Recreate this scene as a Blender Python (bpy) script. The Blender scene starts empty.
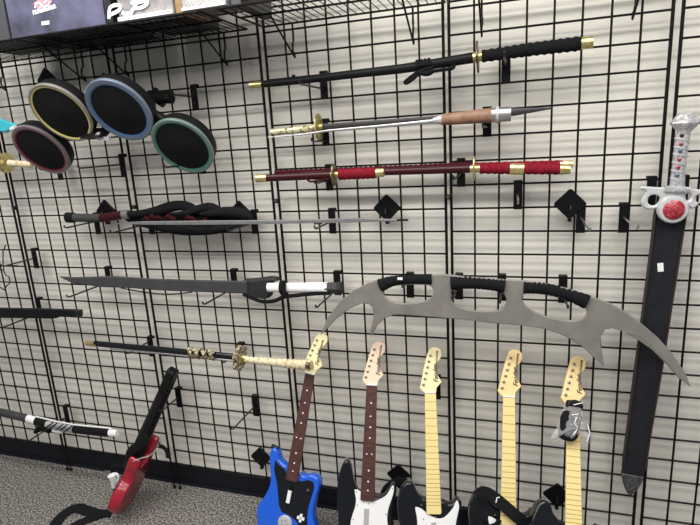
import bpy, bmesh, math, random
import numpy as np
from mathutils import Vector, Matrix
random.seed(4)
SC = bpy.context.scene
COL = SC.collection
S = 0.0254            # the scene is measured in inches, stored in metres
FZ = 73.8             # grid row 0 hangs this many inches above the carpet
# ------------------------------------------------------------------ camera (solved from the 3 inch wall grid)
FPX = 520.8
CP = np.array([32.3138, -68.0112, -14.4301])
RM = np.array([[0.9531614581389963, 0.29670340783995114, -0.058739445813712585],
               [0.013992971501896573, -0.23725357390655463, -0.9713469711782263],
               [-0.30213809999218827, 0.9250285560158273, -0.23029272478387977]])
def W(p): return Vector((p[0]*S, p[1]*S, (p[2]+FZ)*S))
cam_d = bpy.data.cameras.new('camera'); cam = bpy.data.objects.new('camera', cam_d); COL.objects.link(cam)
cam_d.sensor_fit = 'HORIZONTAL'; cam_d.sensor_width = 36; cam_d.lens = 36*FPX/700; cam_d.clip_start = 0.02
_m = Matrix.Identity(4)
for i in range(3):
    _m[i][0] = RM[0][i]; _m[i][1] = -RM[1][i]; _m[i][2] = -RM[2][i]
_m.translation = W(CP); cam.matrix_world = _m
SC.camera = cam
SC.view_settings.view_transform = 'Standard'; SC.view_settings.look = 'None'
SC.view_settings.gamma = 1; SC.view_settings.use_curve_mapping = False
SC.view_settings.exposure = -0.10
# ------------------------------------------------------------------ light: soft room light and rows of ceiling tubes
wd = bpy.data.worlds.new('room_light'); SC.world = wd; wd.use_nodes = True
wd.node_tree.nodes['Background'].inputs[0].default_value = (0.93, 0.96, 1.0, 1)
wd.node_tree.nodes['Background'].inputs[1].default_value = 0.27
def strip(x, y, length, width, power, z=34):
    l = bpy.data.lights.new('ceiling_tube', 'AREA'); l.shape = 'RECTANGLE'; l.size = length*S; l.size_y = width*S
    l.energy = power; l.color = (1.0, 0.975, 0.93)
    o = bpy.data.objects.new('ceiling_tube', l); COL.objects.link(o); o.location = W((x, y, z))
strip(10, -36, 150, 9, 56)
strip(10, -64, 150, 18, 62)
strip(10, -115, 170, 36, 60)
# ------------------------------------------------------------------ pixel rays -> points on real planes
def ray(x, y): return RM.T @ np.array([(x-350)/FPX, (y-262.5)/FPX, 1.0])
def at(x, y, Y=0.0):
    d = ray(x, y); return CP + d*(Y-CP[1])/d[1]
def atz(x, y, Z):
    d = ray(x, y); return CP + d*(Z-CP[2])/d[2]
def pr(P):
    c = RM @ (np.array(P, float)-CP); return np.array([350+FPX*c[0]/c[2], 262.5+FPX*c[1]/c[2]])
def ppi(P): return FPX/(RM @ (np.array(P, float)-CP))[2]
def nz(v): v = np.array(v, float); return v/np.linalg.norm(v)
# ------------------------------------------------------------------ materials
def mat(name, col, rough=0.5, metal=0.0, noise=None, bump=None, coat=0.0, trans=0.0, alpha=1.0, spec=0.5):
    m = bpy.data.materials.new(name); m.use_nodes = True; nt = m.node_tree; b = nt.nodes['Principled BSDF']
    b.inputs['Base Color'].default_value = (*col, 1); b.inputs['Roughness'].default_value = rough
    b.inputs['Metallic'].default_value = metal; b.inputs['Coat Weight'].default_value = coat
    b.inputs['Transmission Weight'].default_value = trans; b.inputs['Alpha'].default_value = alpha
    b.inputs['Specular IOR Level'].default_value = spec
    tc = nt.nodes.new('ShaderNodeTexCoord')
    if noise:
        sc, c2, lo, hi = noise
        n = nt.nodes.new('ShaderNodeTexNoise'); n.inputs['Scale'].default_value = sc; n.inputs['Detail'].default_value = 4
        nt.links.new(tc.outputs['Object'], n.inputs['Vector'])
        r = nt.nodes.new('ShaderNodeValToRGB'); r.color_ramp.elements[0].position = lo; r.color_ramp.elements[1].position = hi
        r.color_ramp.elements[0].color = (*col, 1); r.color_ramp.elements[1].color = (*c2, 1)
        nt.links.new(n.outputs['Fac'], r.inputs['Fac']); nt.links.new(r.outputs['Color'], b.inputs['Base Color'])
    if bump:
        sc, st = bump
        n = nt.nodes.new('ShaderNodeTexNoise'); n.inputs['Scale'].default_value = sc; n.inputs['Detail'].default_value = 3
        nt.links.new(tc.outputs['Object'], n.inputs['Vector'])
        bp = nt.nodes.new('ShaderNodeBump'); bp.inputs['Strength'].default_value = st; bp.inputs['Distance'].default_value = 0.003
        nt.links.new(n.outputs['Fac'], bp.inputs['Height']); nt.links.new(bp.outputs['Normal'], b.inputs['Normal'])
    return m
M = {}
M['wall'] = mat('wall_paint', (0.73, 0.705, 0.645), 0.85, noise=(3, (0.77, 0.745, 0.685), 0.3, 0.7), bump=(260, 0.08))
M['ceil'] = mat('ceiling_paint', (0.8, 0.8, 0.78), 0.9)
M['carpet'] = mat('carpet_loop', (0.034, 0.032, 0.030), 1.0, noise=(125, (0.38, 0.355, 0.33), 0.40, 0.66), bump=(150, 0.8))
M['base'] = mat('vinyl_cove_base', (0.012, 0.013, 0.018), 0.45, spec=0.15)
M['wire'] = mat('black_coated_wire', (0.006, 0.0055, 0.006), 0.42, spec=0.15)
M['plate'] = mat('black_powder_plate', (0.006, 0.006, 0.0065), 0.4, spec=0.15)
M['prong'] = mat('dark_steel_prong', (0.03, 0.03, 0.032), 0.3, 0.5)
M['prong_s'] = mat('bright_steel_prong', (0.5, 0.5, 0.5), 0.25, 0.9)
M['black'] = mat('black_plastic', (0.008, 0.008, 0.009), 0.42, bump=(120, 0.05), spec=0.15)
M['gloss'] = mat('gloss_black', (0.006, 0.007, 0.010), 0.2, coat=0.25, spec=0.3)
M['cloth'] = mat('black_cloth', (0.008, 0.008, 0.0095), 0.85, bump=(400, 0.4), spec=0.15)
M['rubber'] = mat('pad_rubber', (0.010, 0.010, 0.011), 0.75, bump=(30, 0.15), spec=0.15)
M['gold'] = mat('polished_brass', (0.62, 0.50, 0.20), 0.28, 0.85, noise=(60, (0.78, 0.68, 0.36), 0.4, 0.6))
M['oldgold'] = mat('aged_brass', (0.30, 0.25, 0.10), 0.4, 0.7, noise=(90, (0.55, 0.48, 0.22), 0.4, 0.6), bump=(90, 0.4))
M['palebrass'] = mat('pale_brass', (0.20, 0.17, 0.06), 0.35, 0.4, noise=(75, (0.80, 0.75, 0.50), 0.38, 0.52), bump=(90, 0.4))
M['bronze'] = mat('dark_bronze', (0.10, 0.08, 0.05), 0.45, 0.7, noise=(90, (0.30, 0.25, 0.16), 0.4, 0.65), bump=(120, 0.5))
M['steel'] = mat('brushed_steel', (0.52, 0.52, 0.52), 0.3, 0.85, noise=(40, (0.42, 0.42, 0.42), 0.3, 0.7))
M['darksteel'] = mat('dark_blade', (0.06, 0.06, 0.06), 0.35, 0.5, spec=0.15)
M['redlac'] = mat('dark_red_lacquer', (0.036, 0.004, 0.006), 0.3, coat=0.08, spec=0.25)
M['redwrap'] = mat('red_cord_wrap', (0.22, 0.005, 0.018), 0.8, spec=0.2, noise=(150, (0.13, 0.003, 0.010), 0.4, 0.6), bump=(200, 0.4))
M['darkredcord'] = mat('dark_red_cord', (0.045, 0.004, 0.007), 0.85, spec=0.15, bump=(200, 0.5))
M['wood'] = mat('brown_leather', (0.19, 0.10, 0.06), 0.5, noise=(35, (0.29, 0.16, 0.10), 0.35, 0.65))
M['greyfoam'] = mat('charcoal_foam', (0.045, 0.046, 0.048), 0.6, noise=(20, (0.06, 0.06, 0.062), 0.3, 0.7), bump=(150, 0.25), spec=0.15)
M['darkfoam'] = mat('dark_foam', (0.028, 0.028, 0.03), 0.6, bump=(150, 0.2), spec=0.15)
M['white'] = mat('white_wrap', (0.80, 0.80, 0.82), 0.5)
M['whitep'] = mat('white_plastic', (0.83, 0.83, 0.84), 0.35)
M['cream'] = mat('cream_wrap', (0.75, 0.66, 0.46), 0.6, noise=(70, (0.55, 0.43, 0.22), 0.5, 0.62), bump=(90, 0.5))
M['silver'] = mat('silver_plastic', (0.52, 0.52, 0.54), 0.35, 0.3)
M['bat'] = mat('grey_wood_blade', (0.17, 0.162, 0.148), 0.55, noise=(16, (0.23, 0.22, 0.20), 0.3, 0.7), bump=(60, 0.1))
M['brownneck'] = mat('rosewood', (0.085, 0.030, 0.024), 0.5, noise=(60, (0.055, 0.02, 0.016), 0.4, 0.6))
M['maple'] = mat('maple_yellow', (0.82, 0.66, 0.29), 0.45)
M['maple2'] = mat('pale_yellow_head', (0.88, 0.78, 0.46), 0.4)
M['pink'] = mat('peach_head', (0.88, 0.66, 0.50), 0.4)
M['amber'] = mat('warm_yellow_head', (0.88, 0.67, 0.33), 0.4)
M['fret'] = mat('fret_line', (0.45, 0.34, 0.14), 0.4)
M['fretd'] = mat('dark_fret_line', (0.05, 0.02, 0.018), 0.4)
M['ink'] = mat('dark_ink', (0.03, 0.02, 0.015), 0.6)
M['chrome'] = mat('chrome', (0.6, 0.6, 0.6), 0.2, 1.0)
M['tuner'] = mat('tuner_grey', (0.30, 0.27, 0.20), 0.35, 0.5)
M['blue'] = mat('gloss_blue', (0.008, 0.10, 0.62), 0.22, coat=0.5)
M['red'] = mat('gloss_red', (0.31, 0.008, 0.022), 0.25, coat=0.5)
M['teal'] = mat('teal_plastic', (0.05, 0.47, 0.58), 0.4)
M['clear'] = mat('frosted_clear_resin', (0.78, 0.78, 0.80), 0.18, 0.15, trans=0.45, noise=(120, (0.50, 0.50, 0.52), 0.45, 0.6), bump=(110, 0.6))
M['resin'] = mat('pale_resin', (0.66, 0.67, 0.68), 0.2, 0.15, trans=0.2, bump=(60, 0.5))
M['gem'] = mat('red_gem', (0.30, 0.008, 0.025), 0.25, noise=(120, (0.48, 0.09, 0.11), 0.45, 0.7), bump=(200, 0.8), coat=0.5)
M['knot'] = mat('knotted_gold_cord', (0.07, 0.055, 0.03), 0.6, noise=(110, (0.62, 0.54, 0.34), 0.45, 0.6), bump=(150, 0.5))
M['gemb'] = mat('blue_gem', (0.04, 0.10, 0.16), 0.2)
M['sheath'] = mat('black_leather_sheath', (0.016, 0.017, 0.022), 0.5, noise=(20, (0.022, 0.022, 0.028), 0.4, 0.7), bump=(200, 0.2), spec=0.15)
M['edge'] = mat('brown_sheath_edge', (0.034, 0.02, 0.015), 0.6)
M['tipm'] = mat('pewter_tip', (0.05, 0.05, 0.055), 0.4, 0.4, noise=(80, (0.12, 0.12, 0.12), 0.4, 0.6))
M['boxblue'] = mat('blue_violet_card', (0.055, 0.055, 0.08), 0.25, coat=0.4, noise=(9, (0.15, 0.15, 0.25), 0.35, 0.7))
M['boxblack'] = mat('black_card', (0.015, 0.015, 0.02), 0.3)
M['boxgold'] = mat('brown_gold_card', (0.24, 0.14, 0.04), 0.4, noise=(60, (0.35, 0.22, 0.10), 0.4, 0.6))
M['greycard'] = mat('grey_card', (0.22, 0.21, 0.22), 0.3, coat=0.5, noise=(30, (0.36, 0.34, 0.34), 0.4, 0.65))
M['dimcard'] = mat('dark_grey_card', (0.07, 0.07, 0.08), 0.4)
M['plasticwrap'] = mat('clear_wrap', (0.95, 0.95, 0.97), 0.12, alpha=0.22, bump=(60, 0.8), spec=1.0)
M['clearbox'] = mat('clear_plastic_sleeve', (0.9, 0.9, 0.92), 0.1, alpha=0.25, spec=1.0)
M['logor'] = mat('pink_logo_ink', (0.75, 0.30, 0.38), 0.5)
M['cablegrey'] = mat('grey_cable_jacket', (0.16, 0.17, 0.18), 0.5)
M['rimY'] = mat('silver_rim', (0.34, 0.33, 0.30), 0.3, 0.45)
M['rimB'] = mat('silver_blue_rim', (0.22, 0.27, 0.36), 0.3, 0.45)
M['rimR'] = mat('silver_rose_rim', (0.26, 0.21, 0.23), 0.3, 0.45)
M['rimG'] = mat('silver_green_rim', (0.21, 0.30, 0.27), 0.3, 0.45)
M['ringY'] = mat('yellow_ring', (0.80, 0.68, 0.22), 0.4)
M['ringB'] = mat('blue_ring', (0.06, 0.16, 0.34), 0.4)
M['ringR'] = mat('red_ring', (0.18, 0.012, 0.03), 0.4)
M['ringG'] = mat('green_ring', (0.05, 0.20, 0.15), 0.4)
# ------------------------------------------------------------------ mesh helpers (inches in grid coordinates)
class MB:
    def __init__(s): s.v = []; s.f = []
    def add(s, vs, fs):
        k = len(s.v); s.v += [tuple(map(float, q)) for q in vs]; s.f += [tuple(i+k for i in q) for q in fs]; return s
    def box(s, c, h, ex=(1,0,0), ey=(0,1,0), ez=(0,0,1)):
        c = np.array(c, float); ex, ey, ez = map(nz, (ex, ey, ez)); vs = []
        for k in (-1, 1):
            for j in (-1, 1):
                for i in (-1, 1): vs.append(c+ex*h[0]*i+ey*h[1]*j+ez*h[2]*k)
        return s.add(vs, [(0,2,3,1),(4,5,7,6),(0,1,5,4),(2,6,7,3),(0,4,6,2),(1,3,7,5)])
    def tube(s, pts, r, n=8, ref=(0,1,0), flat=1.0, cap=True):
        # r in the plane of the wall, r*flat along ref
        pts = [np.array(p, float) for p in pts]; m = len(pts)
        rs = [r]*m if np.isscalar(r) else list(r); ref = np.array(ref, float); vs = []
        for i, p in enumerate(pts):
            t = nz(pts[min(i+1, m-1)]-pts[max(i-1, 0)])
            rf = ref if abs(t @ ref) < 0.95 else np.array([1.0, 0, 0])
            a = nz(np.cross(t, rf)); b = np.cross(a, t)
            for k in range(n):
                th = 2*math.pi*(k+0.5)/n
                vs.append(p+a*rs[i]*math.cos(th)+b*rs[i]*flat*math.sin(th))
        fs = [(i*n+k, i*n+(k+1) % n, (i+1)*n+(k+1) % n, (i+1)*n+k) for i in range(m-1) for k in range(n)]
        if cap: fs += [tuple(range(n))[::-1], tuple((m-1)*n+k for k in range(n))]
        return s.add(vs, fs)
    def lathe(s, c, ax, prof, n=32, sq=None, flat=1.0):
        # prof: (radius, height along ax)
        c = np.array(c, float); ax = nz(ax); rf = np.array([0, 0, 1.0]) if abs(ax[2]) < 0.9 else np.array([1.0, 0, 0])
        a = nz(np.cross(ax, rf)); b = np.cross(ax, a); vs = []
        for r, h in prof:
            for k in range(n):
                th = 2*math.pi*k/n; vs.append(c+ax*h+(a*math.cos(th)*flat+b*math.sin(th))*r)
        m = len(prof)
        fs = [(i*n+k, i*n+(k+1) % n, (i+1)*n+(k+1) % n, (i+1)*n+k) for i in range(m-1) for k in range(n)]
        if prof[0][0] > 1e-6: fs.append(tuple(range(n))[::-1])
        if prof[-1][0] > 1e-6: fs.append(tuple((m-1)*n+k for k in range(n)))
        return s.add(vs, fs)
    def plate(s, outline, o, ex, ey, thick, bev=0.04, holes=(), res=0):
        # outline in inches in the plane o, ex, ey; thickness grows behind the face (-(ex x ey))
        o = np.array(o, float); ex = nz(ex); ey = nz(ey); en = np.cross(ex, ey)
        cu = bpy.data.curves.new('c', 'CURVE'); cu.dimensions = '2D'; cu.fill_mode = 'BOTH'
        cu.extrude = thick/2-bev; cu.bevel_depth = bev; cu.bevel_resolution = res; cu.offset = -bev
        for pl in [outline]+list(holes):
            sp = cu.splines.new('POLY'); sp.points.add(len(pl)-1); sp.use_cyclic_u = True
            for q, p in zip(sp.points, pl): q.co = (p[0], p[1], 0, 1)
        ob = bpy.data.objects.new('c', cu); me = bpy.data.meshes.new_from_object(ob)
        vs = [o+ex*v.co.x+ey*v.co.y+en*(v.co.z-thick/2) for v in me.vertices]
        s.add(vs, [tuple(p.vertices) for p in me.polygons])
        bpy.data.objects.remove(ob); bpy.data.curves.remove(cu); bpy.data.meshes.remove(me)
        return s
def smooth(pts, k=4, closed=True):
    P = [np.array(p, float) for p in pts]; n = len(P); out = []
    for i in range(n if closed else n-1):
        if closed: a, b, c, d = P[i-1], P[i], P[(i+1) % n], P[(i+2) % n]
        else: a, b, c, d = P[max(i-1, 0)], P[i], P[i+1], P[min(i+2, n-1)]
        for j in range(k):
            t = j/k
            out.append(0.5*(2*b+(c-a)*t+(2*a-5*b+4*c-d)*t*t+(3*b-a-3*c+d)*t**3))
    if not closed: out.append(P[-1])
    return out
def thing(name, base, label, cat, group=None):
    o = bpy.data.objects.new(name, None); COL.objects.link(o); o.location = W(base); o.empty_display_size = 0.03
    o['label'] = label; o['category'] = cat
    if group: o['group'] = group
    return o
def root_loc(p):
    v = Vector((0, 0, 0))
    while p is not None: v = v+p.location; p = p.parent
    return v
def part(name, mb, m, parent=None, label=None, bevel=0, angle=40, base=None):
    me = bpy.data.meshes.new(name)
    off = root_loc(parent) if parent else (W(base) if base is not None else Vector((0, 0, 0)))
    me.from_pydata([tuple(W(v)-off) for v in mb.v], [], mb.f); me.update()
    bm = bmesh.new(); bm.from_mesh(me); bmesh.ops.recalc_face_normals(bm, faces=bm.faces); bm.to_mesh(me); bm.free()
    me.polygons.foreach_set('use_smooth', [True]*len(me.polygons)); me.set_sharp_from_angle(angle=math.radians(angle))
    me.materials.append(M[m] if isinstance(m, str) else m)
    o = bpy.data.objects.new(name, me); COL.objects.link(o); o.parent = parent
    if parent is None: o.location = off
    if label: o['label'] = label
    if bevel:
        b = o.modifiers.new('bevel', 'BEVEL'); b.width = bevel*S; b.segments = 2; b.limit_method = 'ANGLE'
    return o
def single(name, mb, m, label, cat, group=None, bevel=0, base=None):
    if base is None:
        a = np.array(mb.v); base = (a[:, 0].mean(), a[:, 1].mean(), a[:, 2].min())
    o = part(name, mb, m, None, label, bevel, base=base); o['category'] = cat
    if group: o['group'] = group
    return o
def text_mb(body, o, ex, ey, size, shear=0.25, thick=0.02):
    cu = bpy.data.curves.new('t', 'FONT'); cu.body = body; cu.size = size; cu.shear = shear; cu.extrude = thick; cu.offset = 0.01
    ob = bpy.data.objects.new('t', cu); me = bpy.data.meshes.new_from_object(ob)
    ex = nz(ex); ey = nz(ey); en = np.cross(ex, ey); mb = MB()
    mb.add([np.array(o)+ex*v.co.x+ey*v.co.y+en*v.co.z for v in me.vertices], [tuple(p.vertices) for p in me.polygons])
    bpy.data.objects.remove(ob); bpy.data.curves.remove(cu); bpy.data.meshes.remove(me); return mb
def struct(name, mb, m):
    o = part(name, mb, m); o['kind'] = 'structure'; return o
# ------------------------------------------------------------------ the room
WY = 1.7
struct('wall_back', MB().box((5, WY+2, -16.9), (125, 2, 56.9)), 'wall')
struct('floor', MB().box((5, -60, -FZ-1), (125, 66, 1)), 'carpet')
struct('ceiling', MB().box((5, -60, 41), (125, 66, 1)), 'ceil')
struct('baseboard_back', MB().box((5, WY-0.125, -FZ+2.0), (125, 0.125, 2.0)).box((5, WY-0.3, -FZ+0.2), (125, 0.3, 0.2)), 'base')
# ------------------------------------------------------------------ grid panels
PX0 = [-73.9, -49.4, -24.55, 0.0, 24.35, 48.96]
PLAB = ['black wire grid panel at the far left edge, behind the teal blade tip',
        'black wire grid panel behind the yellow drum pad and red guitar',
        'black wire grid panel behind the green drum pad and white sword grip',
        'black wire grid panel behind the left half of the curved grey blade',
        'black wire grid panel behind the empty bright-pronged hooks, right of centre',
        'black wire grid panel at the far right, partly covered by the big black sheath']
for x0, lab in zip(PX0, PLAB):
    t = thing('wire_grid', (x0+11.8, 0, -FZ), lab, 'grid panel', 'wire grid panels')
    w = 23.65; f = MB(); g = MB()
    for x in (x0, x0+w):
        f.tube([(x, 0, 27), (x, 0, -69.3)], 0.19, 10)
        f.tube([(x, 0, -69.3), (x, 0, -FZ+0.3)], 0.12, 8)
        f.lathe((x, 0, -FZ), (0, 0, 1), [(0.3, 0), (0.3, 0.25), (0.15, 0.35)], 12)
    for z in (27, -69): f.tube([(x0, 0.1, z), (x0+w, 0.1, z)], 0.14, 8)
    for i in range(1, 8): g.tube([(x0+w*i/8, 0, 27), (x0+w*i/8, 0, -69)], 0.13, 8)
    for r in range(-8, 23): g.tube([(x0, 0.16, -3*r), (x0+w, 0.16, -3*r)], 0.13, 8)
    part('frame', f, 'wire', t); part('wire_mesh', g, 'wire', t)
for (x, y, lab) in [(13, 208, 'small black clip joining the two leftmost grid panels'), (132, 207, 'small black clip joining grid panels just above the umbrella'),
                    (275, 201, 'small black clip joining grid panels right of the diamond plate by the umbrella'), (447.5, 197, 'small black clip joining grid panels below the red swords')]:
    p = at(x, y, 0)
    xs = min([a+b for a in PX0 for b in (-0.35,)], key=lambda q: abs(q-p[0]))
    b = MB().tube([(xs-0.45, -0.1, p[2]), (xs+0.45, -0.1, p[2])], 0.32, 10, flat=0.9)
    t = thing('panel_clip', (xs, 0, p[2]), lab, 'clip', 'grid joining clips')
    part('clip_body', b, 'plate', t)
    part('screw', MB().lathe((xs, -0.38, p[2]), (0, -1, 0), [(0.13, 0), (0.13, 0.08), (0.0, 0.1)], 10), 'chrome', t, 'bright screw head')
# ------------------------------------------------------------------ wire shelves
def shelf(x0, x1, brs, lab):
    z = 0.55; t = thing('wire_shelf', ((x0+x1)/2, 0, z-4), lab, 'shelf', 'black wire shelves')
    f = MB()
    for y, r in ((-0.7, .13), (-6.8, .13), (-12.0, .15)): f.tube([(x0, y, z), (x1, y, z)], r, 8)
    for x in (x0, x1): f.tube([(x, -0.7, z), (x, -12.0, z)], 0.13, 8)
    part('frame', f, 'wire', t)
    g = MB(); n = int((x1-x0)/0.95)
    for i in range(1, n):
        x = x0+(x1-x0)*i/n; g.tube([(x, -0.7, z+.12), (x, -12.0, z+.12)], 0.06, 6)
    part('deck_wires', g, 'wire', t)
    for bx in brs:
        b = MB()
        b.tube([(bx, -0.35, z), (bx, -0.35, -1.5), (bx+.1, -0.8, -1.7), (bx+.1, -1.0, -2.3), (bx, -0.9, -2.9), (bx, -0.4, -3.0), (bx, -0.3, -3.6)], 0.13, 8)
        b.tube([(bx, -0.3, -3.6), (bx, -7.0, z-0.15)], 0.12, 8)
        part('bracket', b, 'wire', t)
    return t
shelf(-50.5, -26.6, [-46.2, -30.1], 'black wire shelf at top left, carrying the blue game box')
shelf(-26.2, -2.1, [-22.2, -5.8], 'black wire shelf right of the blue box, carrying clear plastic cases')
shelf(0.3, 24.0, [4.3, 20.1], 'black wire shelf top centre with a bracket either side of a bare deck')
shelf(24.4, 48.2, [28.2, 44.1], 'black wire shelf at the upper right above the gold-pommelled black sword')
# ------------------------------------------------------------------ things on the shelf
ZS = 1.8
def box_between(p0, p1, Y, depth, h, z=ZS):
    a = atz(*p0, z); b = atz(*p1, z)
    return (a[0]+b[0])/2, abs(b[0]-a[0])/2
def shelf_box(name, x0, x1, y0, dep, h, m, lab, cat, bev=.05, z=0.84):
    b = MB().box(((x0+x1)/2, y0+dep/2, z+h/2), ((x1-x0)/2, dep/2, h/2))
    t = thing(name, ((x0+x1)/2, y0+dep/2, z), lab, cat)
    part('box_body', b, m, t, bevel=bev); return t
xb0, xb1 = -30.4, -15.4
t = shelf_box('game_box', xb0, xb1, -11.5, 9.0, 10, 'boxblue', 'blue-violet boxed game with pink and white logo on the top left shelf', 'box')
part('base_panel', MB().box((-22.9, -6.0, .82), (7.4, 5.4, .03)), 'boxblack', t, 'black underside')
shelf_box('dark_box', -40, -31.0, -11.3, 9, 9, 'dimcard', 'dark grey box at the top left corner, left of the blue game box', 'box')
shelf_box('dark_box', -13.4, -5.9, -8.6, 7.5, 7, 'boxblack', 'black box standing behind the clear case with white swirls', 'box')
lg = MB(); yf = -11.53; exx = (1, 0, 0); ezz = (0, 0, 1)
cx = at(44, 11, yf)
# a row of blurred white capitals, drawn as plain blocks since they cannot be read
k = 9
for i in range(k):
    x = at(34+20.5*i/(k-1), 12.6-6*i/(k-1), yf)
    lg.box((x[0], yf-0.01, x[2]), (0.17, 0.02, 0.26))
    if i % 2: lg.box((x[0]+0.15, yf-0.01, x[2]+0.15), (0.12, 0.02, 0.08))
    else: lg.box((x[0]+0.15, yf-0.01, x[2]-0.15), (0.12, 0.02, 0.08))
part('lettering', lg, 'whitep', t, 'white printed lettering')
c0 = at(43, 4, yf); em = MB()
em.plate([(1.35*math.cos(a)*(1+.15*math.sin(5*a)), .8*math.sin(a)*(1+.15*math.cos(4*a))) for a in np.linspace(0, 6.28, 30)[:-1]], (c0[0], yf-0.02, c0[2]), exx, ezz, 0.03, 0.005)
part('emblem', em, 'logor', t, 'pink emblem')
str_ = MB()
for st in ([(35, 8), (37, 3), (42, 5), (40, 8)], [(43, 7), (47, 6), (50, 2)], [(44, 3), (47, 1)]): str_.tube(smooth([at(x, y, yf-.06) for x, y in st], 3, False), .13, 6, flat=.3)
part('emblem_strokes', str_, 'whitep', t, 'white strokes in the emblem')
c1 = at(45.5, 23, yf)
part('small_mark', MB().box((c1[0], yf-0.01, c1[2]), (0.62, 0.02, 0.22)), 'whitep', t, 'small white mark')
shelf_box('game_case', -15.2, -14.2, -11.6, 8, 8, 'boxblack', 'narrow black case between blue game box and clear sleeve', 'box')
t = shelf_box('plastic_case', -13.3, -5.7, -11.5, 2.2, 9, 'greycard', 'clear sleeved case with bold white swirls on the front', 'case', z=0.9)
sw = MB(); yw = -11.62
for st in ([(109, 19), (110, 8), (117, 5), (121, 7), (118, 11), (112, 14), (109, 16)], [(122, 12), (125, 14), (129, 13)], [(130, 15), (134, 8), (137, 3), (147, 1), (146, 5), (140, 8), (134, 8)], [(131, 4), (137, 0), (146, -1)]):
    sw.tube(smooth([at(x, y, yw) for x, y in st], 4, False), 0.24, 6, flat=0.25)
part('printed_swirl', sw, 'whitep', t, 'bold white swirl')
part('case_lip', MB().box((-9.5, -11.7, 1.05), (3.8, 0.15, 0.22)), 'whitep', t, 'bright bottom edge')
shelf_box('slim_box', -5.5, -4.6, -11.4, 6, 8, 'boxgold', 'slim brown and gold box between the two clear cases', 'box')
t = shelf_box('plastic_case', -4.4, 1.2, -11.5, 3, 9, 'greycard', 'grey case in shiny clear wrap on the second shelf end', 'case', z=0.9)
part('sleeve', MB().box((-1.6, -10.0, 5.5), (2.8, 1.7, 4.6)), 'clearbox', t, 'clear plastic sleeve')
part('case_lip', MB().box((-1.6, -11.75, 1.05), (2.8, 0.12, 0.15)), 'whitep', t, 'bright bottom edge')
shelf_box('dark_box', 1.45, 2.8, -11.0, 8, 8, 'dimcard', 'dark grey box standing between two clear cases over the shelf gap', 'box')
t = shelf_box('plastic_case', 2.9, 8.2, -11.7, 3, 9, 'greycard', 'pale clear-wrapped case at the left end of the centre shelf', 'case', z=1.7)
part('case_lip', MB().box((5.55, -11.8, 1.8), (2.6, 0.12, 0.15)), 'whitep', t, 'bright bottom edge')
# ------------------------------------------------------------------ hooks
SW = []; GRIPY = {410: 285.5, 459: 289.5, 502: 291, 563: 299}
def hook(x, ytop, tipx, lab, prong='prong', up=0.45, dz=-1.5, py=None):
    p = at(x, ytop, -0.4); row = round(-p[2]/3); zt = -3*row+0.2; X = p[0]
    X = at(x, ytop+8, -0.4)[0]
    t = thing('grid_hook', (X, -0.3, zt-3.4), lab, 'hook', 'black grid hooks')
    b = MB().box((X, -0.33, zt-1.6), (0.52, 0.07, 1.75))
    b.box((X, 0.0, zt+0.17), (0.5, 0.36, 0.06)).box((X, 0.36, zt-0.05), (0.5, 0.05, 0.25))
    part('hook_plate', b, 'plate', t, bevel=0.03)
    zc = zt+dz; need = 0
    if py: zc = at(x, py, -.4)[2]
    for sw_ in SW:
        if not sw_.pts[0, 0]-3 < x < sw_.pts[-1, 0]+3: continue
        xx = x
        for _ in range(6): xx += (X-sw_.p(xx)[0])*6
        q = sw_.p(xx)
        if zt-3.5 < q[2] < zt+0.9: zc = min(zc if need else 99, q[2]-sw_.rad-.12); need = max(need, -sw_.Y+.9)
    if x in GRIPY: q = at(x, GRIPY[x], -4.6); zc = q[2]-.2; need = 5.3
    lo, hi = 0.8, 9.0
    if tipx is None: L = 4.2
    else:
        s = np.sign(tipx-x)
        for _ in range(40):
            m = (lo+hi)/2
            if s*(pr((X, -m, zc))[0]-tipx) < 0: lo = m
            else: hi = m
        L = lo
    L = max(L, need)
    g = MB().tube([(X, -0.35, zc), (X, -L+0.35, zc), (X, -L, zc+0.15), (X, -L-0.12, zc+up)], 0.125, 8)
    part('prong_mount', MB().box((X, -0.45, zc), (0.26, 0.08, 0.3)), 'plate', t)
    part('prong', g, prong, t)
    return X, L, zc
def diamond(x, y, lab, r=1.85, Y=-0.4):
    p = at(x, y, Y); t = thing('diamond_plate', (p[0], Y, p[2]-r), lab, 'display plate', 'diamond shaped plates on the grid')
    q = []
    for a in range(4):
        c = math.pi/2*a+math.pi/2
        for e in (-.14, .14): q.append((r*0.97*math.cos(c+e*.55), r*.97*math.sin(c+e*.55)))
    part('plate', MB().plate(q, (p[0], Y-0.15, p[2]), (1, 0, 0), (0, 0, 1), 0.3, 0.05), 'plate', t)
    part('bolt', MB().tube([(p[0], Y-.1, p[2]), (p[0], Y-0.9, p[2]-0.1), (p[0], Y-1.0, p[2]-0.6)], 0.11, 8), 'prong', t)
    part('clip', MB().box((p[0], Y, p[2]-r-0.05), (0.22, 0.3, 0.22)), 'plate', t)
for d in [(47, 80, 'black diamond plate whose corner peeks out above the yellow drum pad'), (106, 211, 'black diamond plate behind the umbrella handle'),
          (240, 213, 'black diamond plate behind the right end of the folded umbrella'), (387, 208, 'black diamond plate above the black tip of the thin steel blade'),
          (570, 204, 'black diamond plate right of the red sword pommels'), (261, 457, 'black diamond plate at the upper left of the blue guitar body'),
          (399, 475, 'black diamond plate between the brown-necked and first yellow-necked guitars'), (557, 495, 'black diamond plate between the two rightmost guitar necks')]:
    diamond(*d)
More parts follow.
